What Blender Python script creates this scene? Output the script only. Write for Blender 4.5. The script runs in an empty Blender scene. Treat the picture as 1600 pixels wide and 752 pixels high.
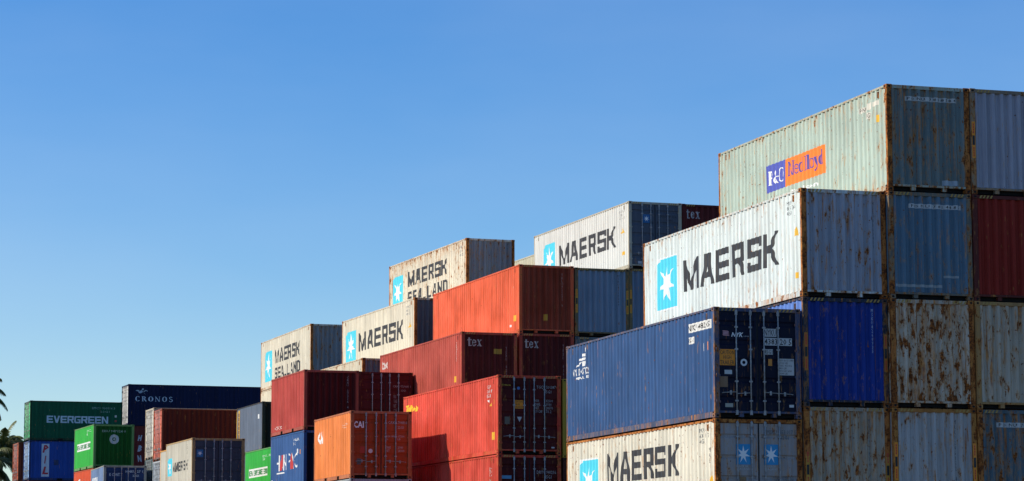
import bpy, bmesh, math, random
from mathutils import Vector, Matrix
R = math.radians
PI = math.pi
random.seed(7)
sc = bpy.context.scene

# ------------------------------------------------------------------ camera, sky, sun, exposure
CAM_Z = 1.05
YAW, PITCH, ROLL = R(18.26), R(7.41), R(-0.11)
cam_data = bpy.data.cameras.new('camera')
cam = bpy.data.objects.new('camera', cam_data)
sc.collection.objects.link(cam)
fw = Vector((math.sin(YAW) * math.cos(PITCH), math.cos(YAW) * math.cos(PITCH), math.sin(PITCH)))
rt = Vector((math.cos(YAW), -math.sin(YAW), 0))
up = rt.cross(fw)
c_, s_ = math.cos(ROLL), math.sin(ROLL)
rt2, up2 = c_ * rt + s_ * up, -s_ * rt + c_ * up
m = Matrix((rt2, up2, -fw)).transposed().to_4x4()
m.translation = Vector((0, 0, CAM_Z))
cam.matrix_world = m
cam_data.sensor_width = 36
cam_data.lens = 4194 / 1600 * 36
cam_data.clip_start = 0.5
cam_data.clip_end = 6000
sc.camera = cam

SUN = Vector((-1.0, 0.27, 0.66)).normalized()          # direction towards the sun
elev = math.asin(SUN.z)
w = bpy.data.worlds.new('World')
sc.world = w
w.use_nodes = True
nt = w.node_tree
nt.nodes.clear()
sky = nt.nodes.new('ShaderNodeTexSky')
sky.sky_type = 'NISHITA'
sky.sun_disc = False
sky.sun_elevation = elev
sky.sun_rotation = math.atan2(SUN.x, SUN.y)
sky.altitude = 0
sky.air_density = 1.0
sky.dust_density = 0.25
sky.ozone_density = 4.0
bgn = nt.nodes.new('ShaderNodeBackground')
bgn.inputs[1].default_value = 0.15
wo = nt.nodes.new('ShaderNodeOutputWorld')
hs = nt.nodes.new('ShaderNodeHueSaturation')
hs.inputs['Hue'].default_value = 0.511
hs.inputs['Saturation'].default_value = 1.36
hs.inputs['Value'].default_value = 1.0
nt.links.new(sky.outputs[0], hs.inputs['Color'])
# thin high haze, barely uneven
gtc = nt.nodes.new('ShaderNodeTexCoord')
gmp = nt.nodes.new('ShaderNodeMapping'); gmp.inputs['Scale'].default_value = (1.2, 1.2, 4.0)
gno = nt.nodes.new('ShaderNodeTexNoise'); gno.inputs['Scale'].default_value = 2.6; gno.inputs['Detail'].default_value = 5
gmr = nt.nodes.new('ShaderNodeMapRange'); gmr.inputs[1].default_value = .35; gmr.inputs[2].default_value = .75; gmr.inputs[4].default_value = .16
gmx = nt.nodes.new('ShaderNodeMix'); gmx.data_type = 'RGBA'; gmx.inputs[7].default_value = (4.6, 5.2, 6.0, 1)
nt.links.new(gtc.outputs['Generated'], gmp.inputs[0]); nt.links.new(gmp.outputs[0], gno.inputs['Vector'])
nt.links.new(gno.outputs[0], gmr.inputs[0]); nt.links.new(gmr.outputs[0], gmx.inputs[0])
nt.links.new(hs.outputs[0], gmx.inputs[6])
nt.links.new(gmx.outputs[2], bgn.inputs[0])
nt.links.new(bgn.outputs[0], wo.inputs[0])

sd = bpy.data.lights.new('sun', 'SUN')
sd.energy = 5.0
sd.angle = R(0.53)
sd.color = (1.0, 0.90, 0.74)
sun = bpy.data.objects.new('sun', sd)
sc.collection.objects.link(sun)
sun.rotation_euler = SUN.to_track_quat('Z', 'Y').to_euler()
sun.location = (-60, 60, 80)

sc.view_settings.view_transform = 'Standard'
sc.view_settings.look = 'None'
sc.view_settings.exposure = 0.0
sc.view_settings.gamma = 1.0
sc.view_settings.use_curve_mapping = False

# ------------------------------------------------------------------ materials
def lin(c):
    return tuple((x / 12.92 if x <= 0.04045 else ((x + 0.055) / 1.055) ** 2.4) for x in c)


class N:
    """small helper for building node trees"""
    def __init__(s, mat):
        s.t = mat.node_tree
        s.t.nodes.clear()

    def n(s, typ, **kw):
        nd = s.t.nodes.new(typ)
        for k, v in kw.items():
            if k == 'op': nd.operation = v
            elif k == 'inp':
                for i, x in v.items(): nd.inputs[i].default_value = x
            else: setattr(nd, k, v)
        return nd

    def l(s, a, b): s.t.links.new(a, b)

    def math(s, op, a, b=None, clamp=False):
        nd = s.t.nodes.new('ShaderNodeMath'); nd.operation = op; nd.use_clamp = clamp
        for i, x in enumerate((a, b)):
            if x is None: continue
            if isinstance(x, (int, float)): nd.inputs[i].default_value = x
            else: s.l(x, nd.inputs[i])
        return nd.outputs[0]

    def ramp(s, x, lo, hi):
        nd = s.t.nodes.new('ShaderNodeMapRange'); nd.clamp = True
        s.l(x, nd.inputs[0])
        nd.inputs[1].default_value = lo; nd.inputs[2].default_value = hi
        return nd.outputs[0]

    def mix(s, f, a, b):
        nd = s.t.nodes.new('ShaderNodeMix'); nd.data_type = 'RGBA'
        if isinstance(f, (int, float)): nd.inputs[0].default_value = f
        else: s.l(f, nd.inputs[0])
        for i, x in ((6, a), (7, b)):
            if isinstance(x, tuple): nd.inputs[i].default_value = (*x[:3], 1)
            else: s.l(x, nd.inputs[i])
        return nd.outputs[2]

    def noise(s, vec, scale, detail=4, rough=0.55):
        nd = s.t.nodes.new('ShaderNodeTexNoise')
        s.l(vec, nd.inputs['Vector'])
        nd.inputs['Scale'].default_value = scale
        nd.inputs['Detail'].default_value = detail
        nd.inputs['Roughness'].default_value = rough
        return nd.outputs[0]

    def map(s, vec, scale, loc=None):
        nd = s.t.nodes.new('ShaderNodeMapping')
        s.l(vec, nd.inputs[0])
        nd.inputs['Scale'].default_value = scale
        return nd.outputs[0]


_mats = {}


def paint(col, rust=0.3, dirt=0.5, fade=0.3, rough=0.5):
    """weathered container paint: colour, share of rust, grime, sun bleaching"""
    key = (col, rust, dirt, fade, rough)
    if key in _mats: return _mats[key]
    mt = bpy.data.materials.new('weathered_paint')
    mt.use_nodes = True
    k = N(mt)
    tc = k.n('ShaderNodeTexCoord').outputs['Object']
    oi = k.n('ShaderNodeObjectInfo').outputs['Random']
    off = k.n('ShaderNodeCombineXYZ')
    k.l(k.math('MULTIPLY', oi, 37.0), off.inputs[0])
    k.l(k.math('MULTIPLY', oi, 71.0), off.inputs[1])
    add = k.n('ShaderNodeVectorMath'); add.operation = 'ADD'
    k.l(tc, add.inputs[0]); k.l(off.outputs[0], add.inputs[1])
    p = add.outputs[0]
    sep = k.n('ShaderNodeSeparateXYZ'); k.l(tc, sep.inputs[0])
    z = sep.outputs[2]
    # bleached and patched colour
    big = k.noise(p, 0.7, 3)
    mid = k.noise(k.map(p, (1, 1, 0.25)), 5.0, 4)
    fine = k.noise(k.map(p, (1, 1, 0.08)), 30.0, 3)
    lum = max(col)
    c1 = tuple(min(1, x * (1 + .25 * fade) + 0.06 * fade * lum) for x in col)
    c2 = tuple(x * (1 - .30 * fade) for x in col)
    base = k.mix(k.ramp(big, .35, .65), c2, c1)
    # bleaching differs from rib to rib
    rib = k.noise(k.map(p, (1, 1, 0.02)), 6.5, 4, .7)
    base = k.mix(k.math('MULTIPLY', k.ramp(rib, .42, .70), .30 + .35 * fade), base, tuple(min(1, x * 1.45 + .04 * lum) for x in col))
    base = k.mix(k.math('MULTIPLY', k.ramp(rib, .50, .30), .35 + .3 * dirt), base, tuple(x * .62 for x in col))
    base = k.mix(k.math('MULTIPLY', k.ramp(mid, .45, .75), .35 * fade + .08), base, tuple(min(1, x * 1.15 + .10 * lum) for x in col))
    # grime runs
    g = k.math('MULTIPLY', k.ramp(fine, .48, .72), .45 * dirt)
    gl = .12 * min(1, .15 + lum * 2)
    base = k.mix(g, base, tuple(x * .55 + y * gl for x, y in zip(col, (.30, .24, .16))))
    g2 = k.math('MULTIPLY', k.ramp(k.noise(k.map(p, (1, 1, .5)), 1.6, 5, .65), .5, .78), .5 * dirt)
    base = k.mix(g2, base, tuple(x * .7 + y * gl for x, y in zip(col, (.36, .27, .14))))
    # rust: blotches that run down in streaks, more near the bottom edge
    ay = k.math('ABSOLUTE', sep.outputs[1])
    edge = k.math('MAXIMUM', k.ramp(z, .70, .12), k.math('MULTIPLY', k.ramp(z, 2.25, 2.85), .75))
    edge = k.math('MAXIMUM', edge, k.math('MULTIPLY', k.ramp(ay, 5.35, 6.05), .7))
    low = k.math('MULTIPLY', edge, .05 + .085 * rust)
    blot = k.math('ADD', k.noise(k.map(p, (1, 1, .38)), 5.5, 8, .72), low)
    th = .755 - .225 * rust
    core = k.ramp(blot, th, th + .03)
    halo = k.ramp(blot, th - .08, th + .02)
    st = k.math('ADD', k.noise(k.map(p, (1, 1, .055)), 15.0, 4, .62), low)
    patch = k.ramp(k.noise(k.map(p, (1, 1, .35)), 1.9, 3, .6), .40, .62)
    ts = .715 - .255 * rust
    run = k.math('MULTIPLY', k.ramp(st, ts, ts + .08), patch)
    spk = k.noise(k.map(p, (1, 1, .6)), 13.0, 2, .6)
    spots = k.ramp(spk, .750 - .15 * rust, .770 - .15 * rust)
    sph = k.ramp(k.noise(k.map(p, (1, 1, .16)), 13.0, 2, .6), .70 - .15 * rust, .77 - .15 * rust)
    r_or = k.mix(k.ramp(k.noise(p, 9, 4), .35, .65), (.62, .24, .045), (.26, .075, .02))
    base = k.mix(k.math('MULTIPLY', run, .85), base, r_or)
    base = k.mix(k.math('MULTIPLY', k.math('MAXIMUM', halo, sph), .50), base, (.52, .25, .06))
    dark = k.mix(k.ramp(k.noise(p, 18, 4), .40, .62), (.34, .105, .022), (.08, .025, .010))
    base = k.mix(k.math('MAXIMUM', core, spots), base, dark)
    allr = k.math('MAXIMUM', core, k.math('MAXIMUM', spots, k.math('MULTIPLY', run, .7)))
    b = k.n('ShaderNodeBsdfPrincipled')
    k.l(base, b.inputs['Base Color'])
    rr = k.math('ADD', k.math('MULTIPLY', allr, .35), rough + .08)
    k.l(k.math('MINIMUM', rr, .95), b.inputs['Roughness'])
    b.inputs['Specular IOR Level'].default_value = .14
    bp = k.n('ShaderNodeBump')
    bp.inputs['Strength'].default_value = .28
    bp.inputs['Distance'].default_value = .02
    dent = k.noise(k.map(p, (1, 1, .6)), 2.2, 3, .6)
    k.l(k.math('ADD', k.math('MULTIPLY', dent, 1.0), k.math('MULTIPLY', allr, .12)), bp.inputs['Height'])
    k.l(bp.outputs[0], b.inputs['Normal'])
    o = k.n('ShaderNodeOutputMaterial')
    k.l(b.outputs[0], o.inputs[0])
    _mats[key] = mt
    return mt


def decal(col, wear=0.5, rough=.5):
    """lettering paint with scuffs that fade into a dusty tone"""
    key = ('d', col, wear, rough)
    if key in _mats: return _mats[key]
    mt = bpy.data.materials.new('lettering_paint'); mt.use_nodes = True
    k = N(mt)
    tc = k.n('ShaderNodeTexCoord').outputs['Object']
    a = k.ramp(k.noise(k.map(tc, (1, 1, .3)), 6, 5, .65), .48, .8)
    c2 = tuple(x * .6 + .4 * y for x, y in zip(col, (.42, .38, .30)))
    cc = k.mix(k.math('MULTIPLY', a, wear), col, c2)
    f = k.ramp(k.noise(tc, 22, 5, .7), .66, .72)
    cc = k.mix(k.math('MULTIPLY', f, wear * .7), cc, (.20, .09, .035))
    b = k.n('ShaderNodeBsdfPrincipled')
    k.l(cc, b.inputs['Base Color'])
    b.inputs['Roughness'].default_value = rough
    b.inputs['Specular IOR Level'].default_value = .3
    o = k.n('ShaderNodeOutputMaterial'); k.l(b.outputs[0], o.inputs[0])
    _mats[key] = mt
    return mt


def simple(name, col, rough=.6, metal=0.0, var=.25, scale=8, spec=.3):
    key = ('s', name)
    if key in _mats: return _mats[key]
    mt = bpy.data.materials.new(name); mt.use_nodes = True
    k = N(mt)
    tc = k.n('ShaderNodeTexCoord').outputs['Object']
    cc = k.mix(k.ramp(k.noise(tc, scale, 5, .6), .3, .7), tuple(x * (1 - var) for x in col), tuple(min(1, x * (1 + var)) for x in col))
    b = k.n('ShaderNodeBsdfPrincipled')
    k.l(cc, b.inputs['Base Color'])
    b.inputs['Roughness'].default_value = rough
    b.inputs['Metallic'].default_value = metal
    b.inputs['Specular IOR Level'].default_value = spec
    o = k.n('ShaderNodeOutputMaterial'); k.l(b.outputs[0], o.inputs[0])
    _mats[key] = mt
    return mt


M_HOLE = simple('opening_shade', (.012, .011, .010), .9)  # near-black colour stands in for the shade inside holes, slots and pockets
M_RUBBER = simple('gasket_rubber', (.015, .015, .016), .8)
M_STEEL = simple('galvanised_steel', (.34, .33, .31), .6, .1, .35, 12, .15)
M_WOOD = simple('container_floor_wood', (.16, .10, .05), .8)
WHITE = (.80, .80, .77); BLACK = (.018, .018, .020); CYAN = (.07, .60, .74); YEL = (.75, .42, .02)
ORG = (.80, .26, .015); REDL = (.55, .03, .03); GREYT = (.10, .11, .12)

# ------------------------------------------------------------------ object helpers
def link(name, me, mats, parent=None, label=None):
    o = bpy.data.objects.new(name, me)
    sc.collection.objects.link(o)
    if parent: o.parent = parent
    if label: o['label'] = label
    return o


def mesh_from(bm, mats):
    me = bpy.data.meshes.new('mesh')
    bm.to_mesh(me); bm.free()
    for x in mats: me.materials.append(x)
    return me


def box(bm, x0, y0, z0, x1, y1, z1, mi=0, bev=0):
    v = [bm.verts.new(p) for p in ((x0, y0, z0), (x1, y0, z0), (x1, y1, z0), (x0, y1, z0), (x0, y0, z1), (x1, y0, z1), (x1, y1, z1), (x0, y1, z1))]
    fs = []
    for q in ((0, 3, 2, 1), (4, 5, 6, 7), (0, 1, 5, 4), (1, 2, 6, 5), (2, 3, 7, 6), (3, 0, 4, 7)):
        f = bm.faces.new([v[i] for i in q]); f.material_index = mi; fs.append(f)
    if bev:
        es = list({e for f in fs for e in f.edges})
        bmesh.ops.bevel(bm, geom=es, offset=bev, segments=1, affect='EDGES')


def disc(bm, c, ax, rx, rz, mi=0, n=10):
    """flat oval on a face whose outward normal is ax (unit x or y or z)"""
    vs = []
    for i in range(n):
        a = 2 * PI * i / n
        u, v = rx * math.cos(a), rz * math.sin(a)
        if abs(ax[0]) > .5: p = (c[0], c[1] + u * ax[0], c[2] + v)
        elif abs(ax[1]) > .5: p = (c[0] - u * ax[1], c[1], c[2] + v)
        else: p = (c[0] + u, c[1] + v * ax[2], c[2])
        vs.append(bm.verts.new(p))
    f = bm.faces.new(vs); f.material_index = mi


def tube(bm, p0, p1, r, n=8, mi=0):
    p0, p1 = Vector(p0), Vector(p1)
    d = (p1 - p0).normalized()
    a = d.orthogonal().normalized(); b = d.cross(a)
    r0 = [bm.verts.new(p0 + r * (math.cos(2 * PI * i / n) * a + math.sin(2 * PI * i / n) * b)) for i in range(n)]
    r1 = [bm.verts.new(p1 + r * (math.cos(2 * PI * i / n) * a + math.sin(2 * PI * i / n) * b)) for i in range(n)]
    for i in range(n):
        f = bm.faces.new((r0[i], r0[(i + 1) % n], r1[(i + 1) % n], r1[i])); f.material_index = mi; f.smooth = True
    bm.faces.new(r0[::-1]).material_index = mi
    bm.faces.new(r1).material_index = mi


# ------------------------------------------------------------------ container geometry
W = 2.438
SIDE_LO, FRONT_LO = .17, .19


def profile(u0, u1, pitch, depth, flat, edge=.05):
    """breakpoints (u, depth) of a trapezoidal corrugation between u0 and u1"""
    n = max(2, round((u1 - u0 - 2 * edge) / pitch))
    pt = (u1 - u0 - 2 * edge) / n
    sl = pt * (.21 if pitch > .27 else .235)
    fl = pt / 2 - sl
    pts = [(u0, .008)]
    for i in range(n):
        b = u0 + edge + i * pt
        pts += [(b + fl * .5, .008), (b + fl * .5 + sl, .008 + depth), (b + fl * 1.5 + sl, .008 + depth), (b + fl * 1.5 + 2 * sl, .008)]
    pts.append((u1, .008))
    return pts


def prof_at(pts, u):
    if not pts or u <= pts[0][0] or u >= pts[-1][0]: return -.001 if not pts or True else 0
    for (a, d0), (b, d1) in zip(pts, pts[1:]):
        if a <= u <= b: return d0 + (d1 - d0) * (u - a) / max(1e-9, b - a)
    return 0


class Face:
    """one side of a container: maps (u, v, depth) on that side to local coordinates"""
    def __init__(s, which, Lc, H, fr):
        s.w, s.L, s.H = which, Lc, H
        if which in ('left', 'right'): s.pts = profile(.10, Lc - .10, .278, .040, .07)
        elif fr == 'wall': s.pts = profile(.15, W - .15, .255, .070, .07, .03)
        else: s.pts = []
        s.doors = which == 'front' and fr == 'door'

    def depth(s, u):
        if s.doors: return .030 if .10 < u < W - .10 else -.0015
        if not s.pts or u < s.pts[0][0] or u > s.pts[-1][0]: return -.0015
        return prof_at(s.pts, u)

    def p(s, u, v, d):
        if s.w == 'left': return (-W / 2 + d, s.L / 2 - u, v)
        if s.w == 'right': return (W / 2 - d, -s.L / 2 + u, v)
        if s.w == 'front': return (-W / 2 + u, -s.L / 2 + d, v)
        return (W / 2 - u, s.L / 2 - d, v)


_cache = {}


def cached(key, fn):
    if key not in _cache: _cache[key] = fn()
    return _cache[key]


def wall_mesh(which, Lc, H, mat):
    def f():
        F = Face(which, Lc, H, 'wall')
        bm = bmesh.new()
        lo = SIDE_LO if which in ('left', 'right') else FRONT_LO
        hi = H - (.06 if which in ('left', 'right') else .11)
        nz = 3
        cols = []
        for (u, d) in F.pts:
            cols.append([bm.verts.new(F.p(u, lo + (hi - lo) * j / nz, d + (0.010 * math.sin(u * 1.7 + j * 2.1) if 0 < j < nz else 0))) for j in range(nz + 1)])
        for a, b in zip(cols, cols[1:]):
            for j in range(nz):
                bm.faces.new((a[j], b[j], b[j + 1], a[j + 1]))
        return mesh_from(bm, [mat])
    return cached(('wall', which, Lc, H, mat.name), f)


def post_mesh(sx, sy, Lc, H, mat):
    def f():
        bm = bmesh.new()
        x0, x1 = sorted((sx * W / 2, sx * (W / 2 - .145)))
        y0, y1 = sorted((sy * Lc / 2, sy * (Lc / 2 - .095)))
        box(bm, x0, y0, .118, x1, y1, H - .118, 0, .008)
        return mesh_from(bm, [mat])
    return cached(('post', sx, sy, Lc, H, mat.name), f)


def casting_mesh(sx, sy, top, Lc, H, mat):
    def f():
        bm = bmesh.new()
        e = .006
        x0, x1 = sorted((sx * (W / 2 + e), sx * (W / 2 - .162)))
        y0, y1 = sorted((sy * (Lc / 2 + e), sy * (Lc / 2 - .178)))
        z0, z1 = (H - .118, H - .001) if top else (.001, .118)
        box(bm, x0, y0, z0, x1, y1, z1, 0, .010)
        zc = (z0 + z1) / 2
        xo = sx * (W / 2 + e + .002); yo = sy * (Lc / 2 + e + .002)
        disc(bm, (xo, (y0 + y1) / 2, zc), (sx, 0, 0), .048, .030, 1)
        disc(bm, ((x0 + x1) / 2, yo, zc), (0, sy, 0), .040, .030, 1)
        return mesh_from(bm, [mat, M_HOLE])
    return cached(('cast', sx, sy, top, Lc, H, mat.name), f)


def top_rail_mesh(Lc, H, mat, front):
    def f():
        bm = bmesh.new()
        for s in (-1, 1):
            x0, x1 = sorted((s * (W / 2 - .002), s * (W / 2 - .062)))
            box(bm, x0, -Lc / 2 + .178, H - .070, x1, Lc / 2 - .178, H - .012, 0, .004)
        for s in (-1, 1):
            y0, y1 = sorted((s * (Lc / 2 - .004), s * (Lc / 2 - .075)))
            box(bm, -W / 2 + .162, y0, H - .112, W / 2 - .162, y1, H - .014, 0, .004)
        return mesh_from(bm, [mat])
    return cached(('trail', Lc, H, mat.name), f)


def bottom_rail_mesh(Lc, H, mat, pockets):
    def f():
        bm = bmesh.new()
        for s in (-1, 1):
            x0, x1 = sorted((s * (W / 2 - .004), s * (W / 2 - .050)))
            y = -Lc / 2 + .178
            spans = [(-Lc / 2 + .178, Lc / 2 - .178)]
            if pockets:
                spans = [(-Lc / 2 + .178, -1.205), (-.845, .845), (1.205, Lc / 2 - .178)]
                for c in (-1.025, 1.025):
                    box(bm, x0, c - .18, .150, x1, c + .18, .165)
                    xi0, xi1 = sorted((s * (W / 2 - .06), s * (W / 2 - .4)))
                    box(bm, xi0, c - .175, .03, xi1, c + .175, .145, 1)
            for a, b in spans:
                box(bm, x0, a, .030, x1, b, .165, 0, .003)
            xl0, xl1 = sorted((s * (W / 2 - .0), s * (W / 2 - .03)))
            for a, b in spans:
                box(bm, xl0, a + .01, .020, xl1, b - .01, .032, 0)
        for s in (-1, 1):
            y0, y1 = sorted((s * (Lc / 2 - .006), s * (Lc / 2 - .075)))
            box(bm, -W / 2 + .146, y0, .128, W / 2 - .146, y1, .186, 0, .004)
            yb0, yb1 = sorted((s * (Lc / 2 - .16), s * (Lc / 2 - .22)))
            box(bm, -W / 2 + .146, yb0, .03, W / 2 - .146, yb1, .127, 1)
            for xa in (-.52, .40):
                yc0, yc1 = sorted((s * (Lc / 2 - .02), s * (Lc / 2 - .15)))
                box(bm, xa, yc0, .03, xa + .12, yc1, .127, 0)
        # cross members under the floor
        n = int(Lc / .4)
        for i in range(1, n):
            y = -Lc / 2 + .1 + i * (Lc - .2) / n
            box(bm, -W / 2 + .08, y - .02, .02, W / 2 - .08, y + .02, .13, 0)
        return mesh_from(bm, [mat, M_HOLE])
    return cached(('brail', Lc, H, mat.name, pockets), f)


def roof_mesh(Lc, H, mat):
    def f():
        bm = bmesh.new()
        n = int(Lc / .25)
        top = []
        for i in range(n * 2 + 1):
            y = -Lc / 2 + .08 + (Lc - .16) * i / (n * 2)
            zz = H - .018 - (.02 if i % 2 else 0)
            top.append((bm.verts.new((-W / 2 + .05, y, zz)), bm.verts.new((W / 2 - .05, y, zz))))
        for a, b in zip(top, top[1:]): bm.faces.new((a[0], a[1], b[1], b[0]))
        return mesh_from(bm, [mat])
    return cached(('roof', Lc, H, mat.name), f)


def floor_mesh(Lc):
    def f():
        bm = bmesh.new(); box(bm, -W / 2 + .06, -Lc / 2 + .08, .131, W / 2 - .06, Lc / 2 - .08, .160)
        return mesh_from(bm, [M_WOOD])
    return cached(('floor', Lc), f)


def door_mesh(side, Lc, H, mat, style):
    """one door leaf; horizontal swages pressed into the panel"""
    def f():
        bm = bmesh.new()
        x0, x1 = (-W / 2 + .10, -.022) if side < 0 else (.022, W / 2 - .10)
        lo, hi = .20, H - .125
        y = -Lc / 2
        d0 = .030
        fr = .055
        box(bm, x0, y + d0, lo, x0 + fr, y + d0 + .05, hi)
        box(bm, x1 - fr, y + d0, lo, x1, y + d0 + .05, hi)
        box(bm, x0 + fr, y + d0, lo, x1 - fr, y + d0 + .05, lo + fr)
        box(bm, x0 + fr, y + d0, hi - fr, x1 - fr, y + d0 + .05, hi)
        nr = 5 if style == 'ribbed' else 4
        a, b = lo + fr, hi - fr
        pts = []
        pt = (b - a) / nr
        g = .05 if style == 'ribbed' else .035
        for i in range(nr):
            s = a + i * pt
            pts += [(s, .004), (s + pt / 2 - g * 1.6, .004), (s + pt / 2 - g * .8, .030), (s + pt / 2 + g * .8, .030), (s + pt / 2 + g * 1.6, .004)]
        pts.append((b, .004))
        rows = [(bm.verts.new((x0 + fr, y + d0 + d, z)), bm.verts.new((x1 - fr, y + d0 + d, z))) for z, d in pts]
        for p, q in zip(rows, rows[1:]): bm.faces.new((p[0], p[1], q[1], q[0]))
        return mesh_from(bm, [mat])
    return cached(('door', side, Lc, H, mat.name, style), f)


def gasket_mesh(Lc, H):
    def f():
        bm = bmesh.new(); y = -Lc / 2
        for x0, x1 in ((-W / 2 + .090, -W / 2 + .10), (-.020, .020), (W / 2 - .10, W / 2 - .090)):
            box(bm, x0, y + .036, .19, x1, y + .09, H - .115)
        box(bm, -W / 2 + .1, y + .09, .187, W / 2 - .1, y + .1, H - .115)
        return mesh_from(bm, [M_RUBBER])
    return cached(('gasket', Lc, H), f)


def vent_mesh(u, Lc, H, mat):
    def f():
        bm = bmesh.new()
        x = -W / 2
        box(bm, x + .002, Lc / 2 - u - .05, H - .30, x + .05, Lc / 2 - u + .05, H - .13, 0, .006)
        for i in range(4):
            z = H - .28 + i * .036
            box(bm, x - .001, Lc / 2 - u - .035, z, x + .003, Lc / 2 - u + .035, z + .018, 1)
        return mesh_from(bm, [mat, M_HOLE])
    return cached(('vent', round(u, 2), Lc, H, mat.name), f)


RODS = (.62, 1.02, 1.40, 1.80)


def rod_mesh(i, Lc, H):
    def f():
        bm = bmesh.new()
        x = -W / 2 + RODS[i]; y = -Lc / 2 + .006
        tube(bm, (x, y, .10), (x, y, H - .06), .020, 8)
        for z in (.13, H - .16):
            box(bm, x - .035, y - .022, z - .05, x + .035, y + .022, z + .075, 0, .008)
        for z in (.45, H * .33, H * .62, H * .82):
            box(bm, x - .045, y - .020, z - .022, x + .045, y + .028, z + .022, 0, .005)
        return mesh_from(bm, [M_STEEL])
    return cached(('rod', i, Lc, H), f)


def handle_mesh(i, Lc, H):
    def f():
        bm = bmesh.new()
        x = -W / 2 + RODS[i]; y = -Lc / 2 - .006
        sgn = -1 if i in (0, 1) else 1
        z = .66 if i % 2 == 0 else .64
        xe = x + sgn * .33
        tube(bm, (x, y + .01, z + .02), (xe, y - .006, z), .011, 6)
        tube(bm, (xe, y - .006, z), (xe + sgn * .08, y + .02, z - .01), .012, 6)
        box(bm, x + sgn * .17 - .025, y - .012, z - .055, x + sgn * .17 + .025, y + .03, z + .055, 0, .006)
        return mesh_from(bm, [M_STEEL])
    return cached(('handle', i, Lc, H), f)


def hinge_mesh(side, k, Lc, H, mat):
    def f():
        bm = bmesh.new()
        z = .42 + k * (H - .85) / 3
        x = side * (W / 2 - .085)
        box(bm, x - .085, -Lc / 2 + .004, z - .03, x + .085, -Lc / 2 + .031, z + .03, 0, .004)
        tube(bm, (x + side * .03, -Lc / 2 - .002, z - .05), (x + side * .03, -Lc / 2 - .002, z + .05), .016, 7)
        return mesh_from(bm, [mat])
    return cached(('hinge', side, k, Lc, H, mat.name), f)


# ------------------------------------------------------------------ lettering that follows the corrugation
def paint_tris(F, tris, mat, lift, parent, name, label=None):
    """tris: list of (polygon, extra_lift) in (u, v); cut at every bend of the corrugation and laid on the sheet"""
    bm = bmesh.new()
    ex = bm.verts.layers.float.new('ex')
    for poly, e in tris:
        vs = [bm.verts.new((p[0], p[1], 0)) for p in poly]
        for v in vs: v[ex] = e
        try: bm.faces.new(vs)
        except ValueError: pass
    bmesh.ops.triangulate(bm, faces=bm.faces[:])
    if F.pts:
        us = [v.co.x for v in bm.verts]
        lo, hi = min(us), max(us)
        for (u, d) in F.pts:
            if lo < u < hi:
                bmesh.ops.bisect_plane(bm, geom=bm.verts[:] + bm.edges[:] + bm.faces[:], plane_co=(u, 0, 0), plane_no=(1, 0, 0), dist=1e-5)
        vv = [v.co.y for v in bm.verts]
        lo_v = SIDE_LO if F.w in ('left', 'right') else FRONT_LO
        hi_v = F.H - (.06 if F.w in ('left', 'right') else .11)
        for j in (1, 2):
            zz = lo_v + (hi_v - lo_v) * j / 3
            if min(vv) < zz < max(vv):
                bmesh.ops.bisect_plane(bm, geom=bm.verts[:] + bm.edges[:] + bm.faces[:], plane_co=(0, zz, 0), plane_no=(0, 1, 0), dist=1e-5)
    for v in bm.verts:
        u, z = v.co.x, v.co.y
        d = F.depth(u)
        if F.pts and F.pts[0][0] < u < F.pts[-1][0]:
            lo_v = SIDE_LO if F.w in ('left', 'right') else FRONT_LO
            hi_v = F.H - (.06 if F.w in ('left', 'right') else .11)
            t = (z - lo_v) / (hi_v - lo_v) * 3
            j = min(2, max(0, int(t))); f = t - j
            w0 = 0.010 * wob(F, u, j); w1 = 0.010 * wob(F, u, j + 1)
            d += w0 * (1 - f) + w1 * f
        v.co = F.p(u, z, d - lift - v[ex])
    bm.normal_update()
    return link(name, mesh_from(bm, [mat]), None, parent, label)


def wob(F, u, j):
    if j in (0, 3): return 0
    # the sheet's waviness is linear between the bends
    for (a, _), (b, _) in zip(F.pts, F.pts[1:]):
        if a <= u <= b:
            t = (u - a) / max(1e-9, b - a)
            return math.sin(a * 1.7 + j * 2.1) * (1 - t) + math.sin(b * 1.7 + j * 2.1) * t
    return 0


_txt = {}


def text_polys(s, bold=0.0, res=2, shear=0.0, space=1.0):
    key = (s, bold, res, shear, space)
    if key in _txt: return _txt[key]
    cu = bpy.data.curves.new('t', 'FONT')
    cu.body = s; cu.offset = bold; cu.resolution_u = res; cu.shear = shear
    cu.space_character = space
    cu.align_x = 'CENTER'; cu.space_line = .85
    ob = bpy.data.objects.new('t', cu)
    me = bpy.data.meshes.new_from_object(ob)
    V = [v.co.copy() for v in me.vertices]
    P = [[(V[i].x, V[i].y) for i in p.vertices] for p in me.polygons]
    bpy.data.objects.remove(ob); bpy.data.curves.remove(cu); bpy.data.meshes.remove(me)
    _txt[key] = P
    return P


def fit(polys, u0, v0, u1, v1):
    xs = [p[0] for q in polys for p in q]; ys = [p[1] for q in polys for p in q]
    ax, bx, ay, by = min(xs), max(xs), min(ys), max(ys)
    sx = (u1 - u0) / max(1e-6, bx - ax); sy = (v1 - v0) / max(1e-6, by - ay)
    return [[(u0 + (x - ax) * sx, v0 + (y - ay) * sy) for x, y in q] for q in polys]


def rc(a, b, c, d): return [(a, b), (c, b), (c, d), (a, d)]


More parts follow.
